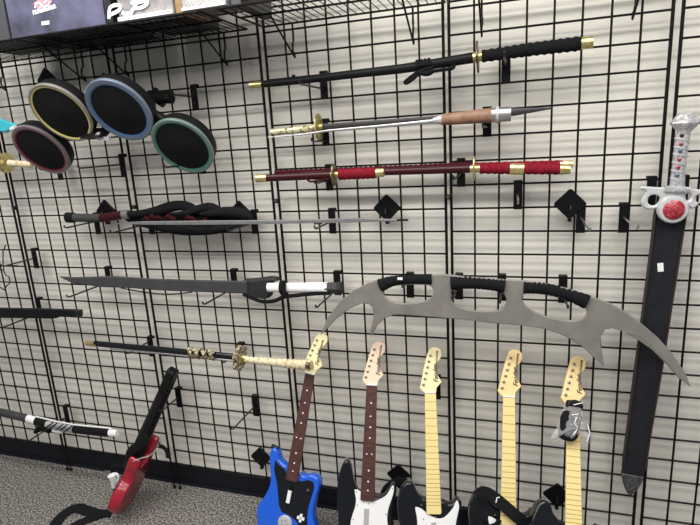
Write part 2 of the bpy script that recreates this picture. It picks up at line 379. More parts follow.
# bare wire bracket at the far left
b = MB()
for st in ([(-2, 250), (4, 250), (5.5, 245)], [(3, 262), (4, 272), (6, 275.5), (9, 276.5), (10, 283), (6.5, 286), (4.5, 290), (-2, 286)], [(-2, 266), (18, 265.5)], [(-2, 270), (4, 270)], [(3, 250), (3, 262)]):
    b.tube([at(x, y, -1.6) for x, y in st], 0.1, 6)
single('wire_bracket', b, 'wire', 'bare crooked wire bracket on the grid at the left edge', 'bracket')
# ------------------------------------------------------------------ swords lying along the wall
class Sword:
    def __init__(s, name, pts, Y, lab, cat='sword', group=None, rad=.6):
        SW.append(s); s.rad = rad
        s.pts = np.array(pts, float); s.Y = Y; a = at(*pts[0], Y); b = at(*pts[-1], Y)
        s.t = thing(name, (((a+b)/2)[0], Y, min(a[2], b[2])-0.5), lab, cat, group)
    def p(s, x, dy=0, dY=0): return at(x, np.interp(x, s.pts[:, 0], s.pts[:, 1])+dy, s.Y+dY)
    def path(s, x0, x1, n=8, dy=0, dY=0): return [s.p(x, dy, dY) for x in np.linspace(x0, x1, n)]
    def tube(s, name, x0, x1, w, m, n=8, dy=0, dY=0, flat=0.8, sides=14, lab=None, parent=None, wave=0, cnt=0, mb=None):
        # w = width in picture pixels at both ends
        w0, w1 = (w, w) if np.isscalar(w) else w
        if wave: n = cnt*4+1
        P = s.path(x0, x1, n, dy, dY); q = ppi(P[len(P)//2]); rs = []
        for i in range(n):
            f = i/(n-1); r = (w0+(w1-w0)*f)/2/q
            if wave: r *= 1+wave*math.sin(2*math.pi*f*cnt)
            rs.append(r)
        b = mb or MB(); b.tube(P, rs, sides, flat=flat)
        if mb is not None: return b
        return part(name, b, m, parent or s.t, lab)
    def disc(s, name, x, h, m, th=0.28, prof=None, flat=1.0, lab=None, dy=0, lobes=0):
        c = s.p(x, dy); ax = nz(s.p(x+3)-s.p(x-3)); r = h/2/ppi(c)
        b = MB()
        if lobes:
            ez = nz(np.cross(ax, (0, 1, 0))); ey = np.cross(ax, ez)
            ol = [(r*(1+.10*math.cos(lobes*a))*math.cos(a), r*(1+.10*math.cos(lobes*a))*math.sin(a)) for a in np.linspace(0, 2*math.pi, 49)[:-1]]
            b.plate(ol, c+ax*th/2, ez, ey, th, 0.05)
        else: b.lathe(c, ax, prof or [(r*.2, -th/2), (r*.92, -th/2), (r, -th/4), (r, th/4), (r*.92, th/2), (r*.2, th/2)], 32, flat=flat)
        return part(name, b, m, s.t, lab)
# 1 top black katana
s = Sword('katana', [(250, 85.5), (300, 80.5), (350, 74.5), (400, 69), (440, 63), (477, 57), (530, 49.5), (593, 42)], -2.6, 'long black katana with gold pommel and scabbard tip, topmost on the wall', rad=1.0)
s.tube('scabbard_tip', 250, 262, 6.8, 'gold', 4); s.tube('scabbard', 261, 473, (7.2, 10), 'black', 16)
s.tube('collar', 472, 482, 9.5, 'gold', 4); s.disc('guard', 477.5, 28, 'bronze', 0.22, lobes=4)
s.tube('handle', 482, 581, (12, 13.5), 'cloth', wave=.085, cnt=13); s.tube('pommel', 580, 593, (12, 11.5), 'gold', 5)
s.tube('knob', 292, 295, 3, 'black', 3, dy=-5)
c = MB(); c.tube(smooth([at(*q, -3.3) for q in [(434, 67), (424, 70), (418, 72), (411, 77), (405, 82), (407, 83), (413, 79), (420, 73.5), (428, 72), (445, 69.5), (453, 68), (454, 64)]], 4, False), 0.22, 6)
c.tube(smooth([at(*q, -3.3) for q in [(418, 72), (425, 74), (430, 73), (433, 70)]], 4, False), 0.3, 6)
for x in (417, 421, 425, 429): c.tube([s.p(x, -5.5, -.2), s.p(x+1, 0, -.75), s.p(x+2, 5.5, -.2)], 0.24, 6)
part('cord', c, 'cloth', s.t, 'black knotted cord')
# 2 pair of swords laid head to tail
s = Sword('brass_hilt_sword', [(269, 132.5), (319, 127.5), (440, 118.8), (512, 112.5), (552, 108)], -1.8, 'sword with pale brass handle and round brass guard, dark blade pointing right')
s.tube('handle', 271, 317, (6.5, 7.5), 'palebrass', wave=.06, cnt=6); s.disc('guard', 319, 27, 'oldgold', 0.3, flat=.85)
s.tube('collar', 315, 323, 8.5, 'gold', 3)
q = s.path(322, 552, 14); rr = [max(.12, 7.0*(1 if i < 9 else 1+.5*math.sin((i-9)*.7))*(1 if i < 11 else (14-i)/4.2)/2/ppi(q[i])) for i in range(14)]
part('blade', MB().tube(q, rr, 8, flat=0.3), 'darksteel', s.t)
s = Sword('wood_hilt_sword', [(268, 136.5), (300, 134), (330, 129.5), (380, 125.5), (440, 119.8), (493, 115.2), (511, 114)], -3.9, 'sword with brown handle and silver fittings, thin bright blade pointing left', rad=1.1)
s.tube('blade', 268, 438, (1.0, 4.2), 'steel', 12, flat=0.35, dy=1)
s.tube('collar', 433, 443, (5, 11), 'silver', 4); s.tube('handle', 442, 492, (11.5, 14.5), 'wood', 8)
s.tube('pommel', 491, 511, (15, 14.5), 'steel', 5, flat=0.7); s.tube('pommel_ring', 496, 499, 17, 'silver', 2)
# 3 red swords
RG = None
s = Sword('red_katana', [(262, 173.2), (420, 167.6), (474, 164.8), (573, 162.2)], -1.2, 'rear red katana, its gold pommel just above the other, mostly hidden', 'sword', RG)
s.tube('scabbard', 275, 474, (5, 6.5), 'darkredcord', wave=.1, cnt=40); s.tube('handle', 474, 562, 7.5, 'redwrap', wave=.07, cnt=12, dy=1.5); s.tube('pommel', 560, 572.5, 8, 'gold', 4, dy=2)
s = Sword('red_katana', [(290, 175.5), (380, 172), (474, 168.6), (571, 169.5)], -3.0, 'front red katana with gold guard, gold band in its wrapped handle, pommel right', 'sword', RG)
s.tube('scabbard', 300, 470, (6.5, 8), 'redlac', 12); s.tube('collar', 468, 480, (7, 8), 'gold', 4); s.disc('guard', 474, 25, 'gold', 0.2, flat=.6)
s.tube('handle', 480, 561, 10.3, 'redwrap', wave=.09, cnt=12); s.tube('handle_band', 510, 524, 11.6, 'gold', 5); s.tube('pommel', 560, 570.5, (11, 8.5), 'gold', 4)
s = Sword('red_short_sword', [(256, 178.5), (330, 175), (385, 172.5)], -4.9, 'short red sword with dark bronze guard and gold scabbard tip, left of the long ones', 'sword', RG, rad=.85)
s.tube('scabbard_tip', 256, 267, 8, 'gold', 4); s.tube('scabbard', 266, 331, (7.5, 8), 'redlac', 8); s.tube('collar', 330, 339, 7, 'gold', 3)
s.disc('guard', 334, 22, 'bronze', 0.3, flat=.65); s.tube('handle', 339, 376, 11, 'redwrap', wave=.07, cnt=8); s.tube('pommel', 374, 384, 9, 'gold', 4)
c = MB().tube(smooth([at(*q, -5.2) for q in [(306, 177), (309, 181), (314, 181.5), (322, 180), (330, 179)]], 4, False), 0.15, 6)
part('cord', c, 'darkredcord', s.t)
# 4 umbrella and thin blade
s = Sword('umbrella', [(67, 217.5), (102, 218), (128, 214), (190, 214), (252, 219)], -2.6, 'folded black umbrella with grey and red sword-style handle', 'umbrella', rad=.8)
s.tube('end_cap', 67, 74, 10.5, 'black', 4); s.tube('cap_disc', 66.4, 68, 7, 'silver', 2, lab='silver cap'); s.tube('grip', 73, 102, 8.5, 'greyfoam', 6)
s.tube('red_grip', 101, 124, (9, 8.5), 'redlac', wave=.06, cnt=4, lab='dark red wrapped grip'); s.tube('ferrule', 123, 129, 9, 'steel', 4)
rd = MB()
for (x, y) in ((146, 219), (152, 217), (158, 218), (168, 217), (172, 219), (188, 218), (192, 219), (205, 221)): rd.tube([at(x-3, y+1.2, -3.5), at(x, y-1, -3.7), at(x+4, y+1, -3.5)], [.15, .38, .12], 6)
part('red_lining', rd, 'darkredcord', s.t, 'red pieces showing between the folds')
def fold(pts, ws, Y):
    P = smooth([np.array([x, y, w]) for (x, y), w in zip(pts, ws)], 5, False)
    Q = [at(p[0], p[1], Y) for p in P]; return Q, [max(.08, p[2]/2/ppi(q)) for p, q in zip(P, Q)]
for pts, ws, Y in [([(126, 214.5), (140, 213.5), (155, 211), (170, 207), (182, 205.5), (192, 208), (204, 213)], [7, 7, 9, 11, 10, 9, 3], -2.6),
                   ([(170, 214), (185, 213), (198, 209), (208, 207), (216, 208.5), (226, 213)], [3, 6, 8, 9, 8, 3], -3.2),
                   ([(200, 214), (212, 213), (225, 211.5), (238, 212.5), (247, 215), (252, 219)], [3, 8, 9.5, 11, 10, 5], -3.4),
                   ([(128, 222), (150, 225), (175, 228), (200, 229.5), (225, 227.5), (250, 222)], [3, 8, 13, 12, 10, 3], -2.5),
                   ([(126, 218), (160, 218), (200, 219), (251, 221)], [6, 9, 12, 6], -1.9),
                   ([(180, 226), (200, 231), (222, 229), (246, 224)], [3, 7, 6, 2], -3.0)]:
    Q, R = fold(pts, ws, Y); part('fabric_fold', MB().tube(Q, R, 12, flat=.7), 'cloth', s.t)
s = Sword('thin_blade', [(112, 223.5), (180, 223), (250, 222.5), (330, 221), (400, 220), (408, 220)], -5.0, 'long thin grey steel blade with small black end, lying across the umbrella', 'sword')
bl = [(111, 223.8), (140, 221.5), (200, 220.8), (270, 220.3), (320, 219.5), (355, 218.0), (383, 219), (397, 219.3), (398, 221.3), (383, 221.5), (355, 222.5), (320, 223.2), (270, 224.2), (200, 225), (140, 224.8)]
o = at(250, 222, -5.0)
part('blade', MB().plate([(at(x, y, -5.0)[0]-o[0], at(x, y, -5.0)[2]-o[2]) for x, y in bl], o, (1, 0, 0), (0, 0, 1), 0.3, 0.06), 'steel', s.t)
s.tube('black_end', 397, 408, 2.2, 'black', 3); s.tube('catch', 314, 322, 2.5, 'darksteel', 3, dy=2)
# 5 wide charcoal foam sword with white grip
def plate_px(pts, Y, th, m, parent, name, bev=.08, holes=(), lab=None, n=0):
    o = at(*pts[0], Y); tr = lambda L: [(at(x, y, Y)[0]-o[0], at(x, y, Y)[2]-o[2]) for x, y in L]
    return part(name, MB().plate(tr(pts), o, (1, 0, 0), (0, 0, 1), th, bev, [tr(h) for h in holes]), m, parent, lab)
s = Sword('foam_sword', [(58, 279), (130, 283), (240, 287), (270, 287.5), (340, 288)], -4.0, 'wide charcoal sword blade with white grip, tip pointing left', rad=1.1)
plate_px([(58, 276.8), (75, 277.5), (110, 276.5), (125, 277.3), (150, 279), (200, 280.5), (247, 281.5), (247, 294), (200, 292.3), (160, 290.7), (128, 288.2), (100, 287.3), (72, 283.5)], -3.7, 0.5, 'greyfoam', s.t, 'blade', .15)
plate_px([(242, 281), (250, 280.5), (268, 278.2), (275, 279), (277, 281.5), (270, 283), (271, 292), (268, 298.5), (262, 299.5), (254, 298), (242, 294.5)], -3.4, 1.6, 'darkfoam', s.t, 'guard', .25)
s.tube('grip', 268, 328, (9.5, 11.2), 'white', 10, lab='white grip'); s.tube('grip_ring', 281, 287, 14.5, 'cloth', 3)
s.tube('pommel', 326, 341, (12, 12), 'greyfoam', 5, sides=6, lab='grey faceted pommel'); s.tube('pommel_rim', 338, 342, 14, 'darkfoam', 3, sides=6)
c = MB().tube(smooth([at(*q, -4.5) for q in [(243, 294), (252, 298), (262, 301.5), (274, 301), (284, 297), (300, 295), (315, 293.5), (330, 293)]], 4, False), 0.3, 8, flat=.4)
c.tube([at(284, 281, -4.8), at(284, 297, -4.8)], .3, 8, flat=.5)
part('strap', c, 'cloth', s.t)
part('cord', MB().tube(smooth([at(*q, -3.4) for q in [(121, 288), (140, 291.5), (160, 294), (175, 294), (192, 292)]], 4, False), 0.1, 6), 'cloth', s.t)
# 6 thin katana with gold flower guard
s = Sword('katana', [(86, 343), (110, 345.5), (160, 350), (200, 354), (240, 358), (250, 360), (310, 365.5)], -4.8, 'slim katana with gold flower guard and fuzzy cream and gold wrapped handle')
s.tube('scabbard_tip', 86, 97, (5, 6), 'gold', 4, dy=0); s.tube('scabbard', 95, 236, (6.2, 6.8), 'gloss', 12, dy=-.5)
s.tube('blade_edge', 110, 236, 1.7, 'steel', 10, dy=3.4, dY=-.3, lab='bright steel strip')
ct = MB()
for x in (190, 196, 204, 211): ct.tube([s.p(x-3, -5, -.3), s.p(x, 0, -.9), s.p(x+3, 4.5, -.3)], 0.26, 6); ct.tube([s.p(x+3, -4, -.3), s.p(x, 0, -.8), s.p(x-2, 4, -.3)], 0.2, 6)
part('knotted_cloth', ct, 'knot', s.t, 'gold and cream knotted cord')
s.disc('guard', 240, 25, 'knot', 0.5, lobes=6); s.tube('guard_collar', 237, 246, 9, 'gold', 3)
s.tube('handle', 245, 312, (6.5, 10.5), 'cream', wave=.13, cnt=14, dy=0); s.tube('handle_end', 306, 310, 7, 'bronze', 3, dy=0, dY=-.6)
# 7 short black sheath at the left edge
s = Sword('short_sheath', [(-40, 312), (0, 313.5), (80, 314)], -3.6, 'short flat black sheath at the left edge', 'sheath', rad=.9)
plate_px([(-45, 308), (4, 308.7), (40, 309.3), (80, 310.5), (79, 316.5), (60, 316.8), (56, 318.5), (52, 319), (0, 318.2), (-45, 317)], -3.6, 0.8, 'black', s.t, 'sheath_body', .15)
s.tube('end_knob', 76, 81, 6.5, 'gloss', 3, dy=-.6)
# 8 black and white sword by the floor
s = Sword('white_trim_sword', [(-30, 405), (0, 412), (28, 418.5), (45, 424), (75, 429.5), (117, 433.5)], -4.4, 'black sword with white patterned guard and white pommel, lowest at left')
s.tube('scabbard', -30, 30, (8, 8), 'greyfoam', 8); s.tube('scabbard_mouth', 28, 36, 8.5, 'whitep', 3, lab='white collar'); s.tube('scabbard_neck', 35, 47, 8.5, 'black', 3)
s.tube('guard_block', 45, 74, (7.5, 8), 'silver', 5, lab='white guard'); g = MB()
for x in (48, 52, 58, 62, 67): g.tube([s.p(x-2, 3.5, -.8), s.p(x+5, -3, -.8)], 0.13, 6)
part('guard_pattern', g, 'black', s.t, 'black pattern on guard')
s.tube('guard_wing', 53, 62, 4, 'whitep', 3, dy=5); s.tube('handle', 73, 110, (8, 9), 'black', 6); s.tube('edge_strip', 36, 112, 1.6, 'whitep', 5, dy=-4.6, lab='pale strip')
s.tube('pommel', 109, 117.5, (8.5, 7), 'whitep', 4, lab='white pommel')
c = MB().tube([at(*q, -2.2) for q in [(38, 428), (45, 429.5), (50, 431)]], .5, 8).tube([at(35, 432, -2.2), at(45, 428, -2.2)], .35, 8)
part('cord_bundle', c, 'cloth', s.t)
# teal tip and cream-handled sword at left edge
t = thing('teal_blade', at(-8, 134, -5), 'bright teal blade tip entering at the left edge beside the red drum pad', 'toy blade')
plate_px([(-30, 112), (0, 119), (11, 123), (15.5, 124.5), (13.5, 128), (5, 132.5), (0, 132), (-30, 132)], -5, 0.7, 'teal', t, 'blade', .2)
part('white_clip', MB().tube([at(11, 129.5, -5.2), at(16, 127.5, -5.2)], [.28, .4], 8), 'whitep', t, 'white clip')
s = Sword('cream_hilt_sword', [(-40, 159), (8, 163), (34, 165)], -3.0, 'sword with cream wrapped handle and brass guard, at left edge below red drum pad')
s.tube('scabbard', -40, 6, 5, 'gloss', 5); s.disc('guard', 6, 20, 'gold', .3); s.tube('handle', 9, 32, (6.5, 6), 'cream', wave=.1, cnt=6)
HK = [
 (194, 88, 171, 'black grid hook holding the right arm of the drum kit'),
 (122, 156, 73, 'long black grid hook under the blue drum pad', 'prong', .45, -1.5, 164.5),
 (58, 157, 40, 'black grid hook peeking out beneath the red drum pad'),
 (201, 152, 146, 'black grid hook half hidden behind the green drum pad', 'prong', .45, -1.5, 163.5),
 (97, 218, 65, 'black grid hook under the grey umbrella handle'),
 (151, 218, 110, 'black grid hook under the umbrella folds, left of centre'),
 (254, 213, 228, 'black grid hook just right of the folded umbrella'),
 (332, 213, 315, 'black grid hook under the thin steel blade, nearest its right tip'),
 (329, 171, 318, 'black grid hook under the red swords beside the left bronze guard'),
 (461, 168, 452, 'black grid hook under the red swords beside the right gold guard'),
 (325, 124, 312, 'black grid hook under the round brass guard'),
 (487, 119, 482, 'black grid hook under the brown sword handle'),
 (324, 83, 300, 'black grid hook under the left half of the top black sword'),
 (506, 56, 500, 'black grid hook under the black wrapped handle of the top sword'),
 (337, 274, 310, 'black grid hook behind the end of the white sword grip'),
 (234, 273, 196, 'black grid hook behind the middle of the wide charcoal blade'),
 (108, 269, 60, 'black grid hook behind the tip of the wide charcoal blade'),
 (34, 248, 2, 'empty black grid hook at the left edge, above the short black sheath'),
 (39, 301, 0, 'black grid hook behind the short black sheath'),
 (150, 336, 127, 'black grid hook behind the long thin black scabbard'),
 (241, 346, 227, 'black grid hook behind the gold flower guard'),
 (66, 406, 26, 'black grid hook holding the black and white sword near the floor'),
 (178, 388, 160, 'black grid hook behind the red guitar neck'),
 (255, 398, 232, 'empty black grid hook left of the blue guitar neck'),
 (410, 276, 403, 'black grid hook seen through the left hole of the curved grey blade'),
 (459, 277, 452, 'black grid hook at the left of the middle hole of the curved grey blade'),
 (502, 277, 499, 'black grid hook at the right of the middle hole of the curved grey blade'),
 (563, 277, 568, 'black grid hook over the right hole of the curved grey blade'),
 (437, 388, 436, 'black grid hook behind the second pale guitar neck, the leftmost yellow one'),
 (652, 177, 656, 'black grid hook left of the clear sword handle, holding the guard'),
 (684, 177, 690, 'black grid hook right of the clear sword handle, holding the guard')]
for h in HK: hook(*h)
hook(518, 181, 513, 'empty black grid hook with bright prong under the red sword pommels', 'prong_s', 0.5)
hook(581, 206, 593, 'empty black grid hook with bright prong beside the right diamond plate', 'prong_s', 0.3)
hook(624, 206, 638, 'empty black grid hook with bright prong left of the big black sheath', 'prong_s', 0.5)
# ------------------------------------------------------------------ curved grey two-handed blade
top = [(320, 335.7), (327, 318.6), (338.6, 302.9), (352.9, 290.9), (367, 283.4), (379.4, 279.4), (387, 277.8), (404, 276), (431.4, 275.2), (441, 274.6), (450, 275), (465, 277), (481, 277.8), (505.7, 280), (513, 280.2), (524, 280.6), (544, 283.5), (565, 288), (587.5, 295.5), (610, 303.5), (626, 312.5), (640, 322.5), (658, 338), (673, 354.5), (685, 372.5), (691, 387.5)]
bot = [(679, 378.5), (667, 365), (652, 350), (637, 339.5), (625, 332.5), (613, 328.4), (605, 329.6), (600.8, 336.5), (601.6, 350), (604.2, 366.5), (595, 359), (586, 350), (574, 341), (559, 333.8), (544, 329), (520, 325.4), (490, 323), (470, 320.5), (450, 318.6), (424, 316.6), (401.4, 314.9), (393, 315.2), (384.3, 318.6), (377, 325.7), (371.4, 336.6), (370, 333), (371.6, 325), (373.4, 315), (372.5, 308), (368.6, 304.3), (361.4, 303.6), (350, 308.6), (335.7, 319.4), (326.5, 329.5)]
H1 = [(383.7, 291), (388, 287.8), (397, 285.9), (407, 285.1), (424.3, 285.1), (431.4, 287.1), (433.4, 292.9), (430, 298.6), (421.4, 302.3), (407, 303.7), (395.7, 302.9), (387, 299), (383.6, 295)]
H2 = [(451, 292), (458.6, 289.6), (470, 289.1), (487, 290), (501, 292.6), (505.5, 297.1), (506, 303), (502, 309), (492.9, 311.4), (475.7, 311), (461.4, 308.2), (452.9, 302.9), (450.4, 297.1)]
H3 = [(522.4, 295.6), (528, 293.8), (544, 294.8), (562, 299), (580, 304.6), (586.4, 310), (585.8, 316.5), (577, 320.6), (562, 320.3), (544, 316), (529, 309.2), (523, 302)]
BY = -4.6
t = thing('curved_blade', at(500, 330, BY), 'large curved grey blade with four points and three black wrapped grips', 'blade weapon')
plate_px(top+bot, BY, 0.42, 'bat', t, 'blade', .09, [smooth(h, 2) for h in (H1, H2, H3)])
for pts, w in (([(380, 285.5), (392, 281.3), (405, 279.8), (420, 279.2), (432, 279.3)], [13.5, 10.5, 9.5, 10, 11]), ([(451, 283), (465, 282.6), (480, 283.3), (495, 284.8), (505, 286.3)], [15, 12.5, 12, 12.5, 14]),
               ([(523.5, 287.2), (538, 288), (553, 290.3), (570, 295.3), (587, 302)], [13, 12, 11.5, 12, 15])):
    P = smooth([np.array([x, y, v]) for (x, y), v in zip(pts, w)], 10, False); Q = [at(p[0], p[1], BY+.21) for p in P]
    Rr = [(p[2]/2/ppi(q))*(1.0+(.045 if i % 3 else -.03)) for i, (p, q) in enumerate(zip(P, Q))]
    part('wrapped_grip', MB().tube(Q, Rr, 14, flat=.72), 'cloth', t)
p = at(400, 278.6, BY-.65); part('price_sticker', MB().box(p, (0.33, .02, .17)), 'whitep', t, 'small white price sticker')
part('bevel_line', MB().tube([at(x, y, BY-.01) for x, y in [(622, 331), (640, 336), (656, 350), (674, 370)]], .05, 6), 'bat', t)
# ------------------------------------------------------------------ big sword with clear handle
BYS = -2.6
t = thing('jewelled_sword', at(635, 494, BYS), 'big sword in black sheath with clear jewelled handle and red gem', 'sword')
plate_px([(657.5, 205), (688.5, 208), (686.5, 214), (676, 280), (663.5, 362), (651, 435), (643.5, 478), (622.8, 474), (623.3, 462), (631, 402), (643, 312), (651, 250), (655, 214)], BYS, 0.9, 'sheath', t, 'sheath', .1)
for L in ([(655.5, 214), (651.5, 250), (643.5, 312), (631.5, 402), (623.8, 462)], [(686.2, 214), (675.7, 280), (663.1, 362), (650.5, 435), (645, 470)]):
    part('sheath_edge', MB().tube([at(x, y, BYS-.1) for x, y in L], .11, 6, flat=2.0), 'edge', t, 'brown stitched edge')
plate_px(smooth([(622.6, 474), (632, 475.5), (643.8, 477.5), (641.5, 484), (637, 491), (631.5, 495.5), (628, 494), (625, 489), (622.8, 481)], 2), BYS-.03, 1.0, 'tipm', t, 'sheath_tip', .08)
p = at(660.5, 267.3, BYS-.03); part('price_sticker', MB().box(p, (0.3, .02, .5), ex=(1, 0, .12), ez=(-.12, 0, 1)), 'whitep', t, 'small white price sticker')
hd = MB(); P = [at(x, y, BYS-.4) for x, y in [(685, 112.5), (685, 114), (685, 121), (684.8, 123), (684, 131), (683.2, 134)]]; hd.tube(P, [.5, .8, 1.45, 1.5, .75, .62], 6, flat=.8)
part('pommel', hd, 'clear', t, 'faceted clear pommel', angle=10)
part('handle', MB().tube([at(x, y, BYS-.4) for x, y in [(683, 133), (680.5, 152), (678.3, 170), (676.5, 190)]], [.72, .68, .66, .8], 8, flat=.8), 'clear', t, angle=20)
for i, (x, y, mm) in enumerate([(682.2, 135.5, 'redlac'), (681.4, 144, 'gem'), (680.7, 151, 'gemb'), (679.6, 159.5, 'gem'), (678.6, 167.5, 'gem'), (677.6, 175.5, 'gemb')]):
    q = at(x, y, BYS-1.0); part('small_gem', MB().lathe(q, (0, -1, 0), [(.22, -.3), (.2, -.02), (.08, .06), (0, .07)], 8), mm, t)
    q = at(x-.3, y+4, BYS-.4); part('handle_ring', MB().tube([q+np.array([.02, 0, .07]), q-np.array([.02, 0, .07])], .76, 8, flat=.82), 'silver', t)
GY = BYS-.75
lw = smooth([(676, 186.5), (664, 187.5), (655, 187.3), (642.5, 186.5), (641, 189), (646, 191.5), (643, 198), (641, 203), (644, 208), (650, 209.8), (657, 208.5), (662, 203), (668, 200), (677, 201)], 3)
lh = smooth([(649, 197), (653.5, 194.8), (658, 195.5), (660.5, 199), (657.5, 204.5), (652, 205.8), (648, 203)], 2)
plate_px(lw, GY, .6, 'resin', t, 'guard_wing', .15, [lh], 'pale guard wing')
rw = smooth([(676, 186.5), (685, 187.5), (694, 189), (703, 190.5), (704, 193.5), (697, 196), (695, 200), (699, 204), (693, 209), (688, 206), (684, 202), (677, 201)], 3)
rh = smooth([(686, 195), (689, 193.5), (691.5, 196), (689.5, 200.5), (686.5, 200)], 2)
plate_px(rw, GY, .6, 'resin', t, 'guard_wing', .15, [rh], 'pale guard wing')
gc = at(673, 209.5, GY-.3)
part('gem_setting', MB().lathe(gc, (0, -1, 0), [(1.52, -.5), (1.55, 0), (1.4, .28), (1.1, .34)], 32), 'resin', t, 'pale oval setting')
part('red_gem', MB().lathe(gc, (0, -1, 0), [(1.08, .1), (1.08, .36), (.8, .55), (0, .62)], 28), 'gem', t, 'large red gem')
part('guard_centre', MB().tube([at(665, 188.5, GY-.2), at(690, 190, GY-.2)], .34, 8), 'clear', t)
# ------------------------------------------------------------------ drum kit
el = -0.597; ND = np.array([0, -math.cos(el), math.sin(el)])
pads = [('yellow', 61.2, 113.6, -10.5, 4.36, 'rimY', 'ringY', .34), ('blue', 119.2, 111.0, -10.5, 4.47, 'rimB', 'ringB', .62), ('red', 41, 150.5, -7.6, 4.2, 'rimR', 'ringR', .5), ('green', 182.5, 146.8, -7.6, 4.25, 'rimG', 'ringG', .42)]
kit = thing('drum_controller', at(120, 150, -4), 'black toy drum kit with four round pads ringed yellow, blue, red and green', 'drum kit')
cen = {}
for nm, x, y, Y, r, rm, rg, rw_ in pads:
    c = at(x, y, Y)+ND*0.0; cen[nm] = c
    b = MB().lathe(c, ND, [(1.2, -2.2), (r*.80, -2.1), (r*.95, -1.7), (r*.99, -.9), (r*.97, -.2), (r*.9, -.12)], 48)
    pad = part('drum_pad', b, 'black', kit, nm+' ringed drum pad')
    part('rim', MB().lathe(c, ND, [(r*.97, -.3), (r, -.2), (r, .05), (r-.12, .16), (r-rw_, .16), (r-rw_-.06, -.15)], 64), rm, pad, 'silvery rim')
    part('colour_ring', MB().lathe(c, ND, [(r-rw_+.02, -.2), (r-rw_+.02, .13), (r-rw_-.2, .10), (r-rw_-.24, -.2)], 64), rg, pad, nm+' ring')
    part('drum_head', MB().lathe(c, ND, [(r-rw_-.1, -.3), (r-rw_-.22, .0), (r-rw_-.35, .04), (0.9, .05), (.8, .09), (0, .09)], 48), 'rubber', pad, 'black rubber head')
fr = MB(); bk = -ND*2.5
A, B_, C_, D_ = cen['red']+bk, cen['yellow']+bk, cen['blue']+bk, cen['green']+bk
fr.tube([A, B_*.6+A*.4, B_], .7, 10).tube([B_, C_], .8, 10).tube([C_, D_], .75, 10)
mid = (B_+C_)/2+np.array([0, .4, -2.0])
fr.tube([mid+np.array([-3, 0, .6]), mid+np.array([3.5, .3, -.6])], .85, 10)
fr.tube([C_, at(150, 103, -5.2), at(157, 97, -3.8)], 1.0, 10).tube([at(150, 97, -3.2), at(172, 97, -2.8)], .95, 8).tube([at(155, 92, -3.0), at(156, 88, -3.0)], .32, 8).tube([at(150, 95, -3.2), at(164, 104, -3.0)], .55, 8)
fr.tube([at(150, 112, -4.0), at(163, 122, -4.4)], .7, 8)
part('frame', fr, 'black', kit)
q = at(98.5, 137, -9); part('pedal_jack', MB().lathe(q, ND, [(.5, -.4), (.5, .05), (.35, .1), (0, .1)], 16), 'silver', kit, 'grey round knob')
part('hub_block', MB().box(at(97, 133, -8), (1.7, .8, 1.2), ez=ND), 'black', kit, bevel=.2)
q = at(107, 138.5, -8.6); part('cable_clip', MB().box(q, (.5, .2, .25)), 'silver', kit, 'pale clip')
# thin boom sticking up behind blue pad
part('wing_nut', MB().tube([at(101, 78, -3.5), at(104, 74, -3.5), at(107, 76, -3.5)], .2, 6).tube([at(104, 76, -3.5), at(108, 82, -4.5)], .3, 6), 'black', kit)
# ------------------------------------------------------------------ guitars
def solveN(T, px, L=21.3, near=-11):
    best = min(np.linspace(near-5, near+5, 801), key=lambda Y: abs(np.linalg.norm(at(*px, Y)-T)-L)+0.02*abs(Y-near))
    return at(*px, best)
BODY = [(-1.1, .7), (-1.8, 1.6), (-2.2, 2.9), (-2.6, 4.3), (-3.1, 4.75), (-3.7, 4.2), (-4.15, 2.6), (-4.3, .5), (-4.1, -2), (-3.9, -3.8), (-4.3, -6), (-5.2, -8), (-5.4, -10), (-4.5, -12), (-2.5, -13.0), (0, -13.3), (2.8, -12.9), (4.8, -11.5), (5.5, -9.3), (5.0, -7), (4.1, -4.8), (3.6, -3), (3.6, -1), (3.9, .8), (3.85, 1.8), (3.4, 2.1), (2.8, 1.2), (2.1, .4), (1.15, .15)]
GUARD = [(-1.85, 1.0), (-.95, .75), (-.9, -.3), (.9, -.3), (1.6, -.1), (2.4, .4), (2.9, 1.1), (3.3, 1.85), (3.55, 1.75), (3.5, .8), (3.1, -.5), (2.85, -1.5), (2.8, -2.8), (3.3, -5), (3.6, -8), (1.5, -9.6), (-1, -9), (-2.1, -6), (-2.2, -3.2), (-1.7, -1.4), (-1.6, -.2)]
BODY2 = [(-1.1, 1.5), (-1.8, 1.9), (-2.2, 2.4), (-2.5, 3.2), (-3.1, 3.6), (-3.9, 3.2), (-4.5, 2.0), (-4.8, .5), (-4.5, -2), (-4.0, -3.8), (-4.3, -6), (-5.2, -8), (-5.4, -10), (-4.5, -12), (-2.5, -13.0), (0, -13.3), (2.8, -12.9), (4.8, -11.5), (5.5, -9.3), (5.0, -7), (4.1, -4.8), (3.6, -3), (3.5, -1), (3.7, .8), (3.6, 1.3), (3.15, 1.6), (2.7, 1.1), (2.1, .9), (1.15, 1.25)]
GUARD2 = [(-2.4, .5), (-1.5, .2), (-.9, -.3), (.3, -.9), (1.3, -.8), (2.2, .0), (2.65, .6), (3.0, 1.3), (3.25, 1.2), (3.35, .5), (3.1, -.5), (2.85, -1.5), (2.8, -2.8), (3.3, -5), (3.6, -8), (1.5, -9.6), (-1, -9), (-2.1, -6), (-2.2, -3.2), (-2.2, -1.4), (-2.3, -.4)]
HEAD = [(-.74, -.1), (-1.4, .6), (-1.32, .9), (-.85, 3), (-.2, 5.3), (.25, 5.95), (.95, 6.1), (1.6, 5.75), (1.75, 5.1), (1.5, 4.45), (1.0, 3.9), (.85, 3.2), (1.05, 2.4), (1.55, 1.6), (1.5, 1.25), (.9, .6), (.74, -.1)]
DOTS = [.16, .28, .375, .47, .61, .755, .85, .925]
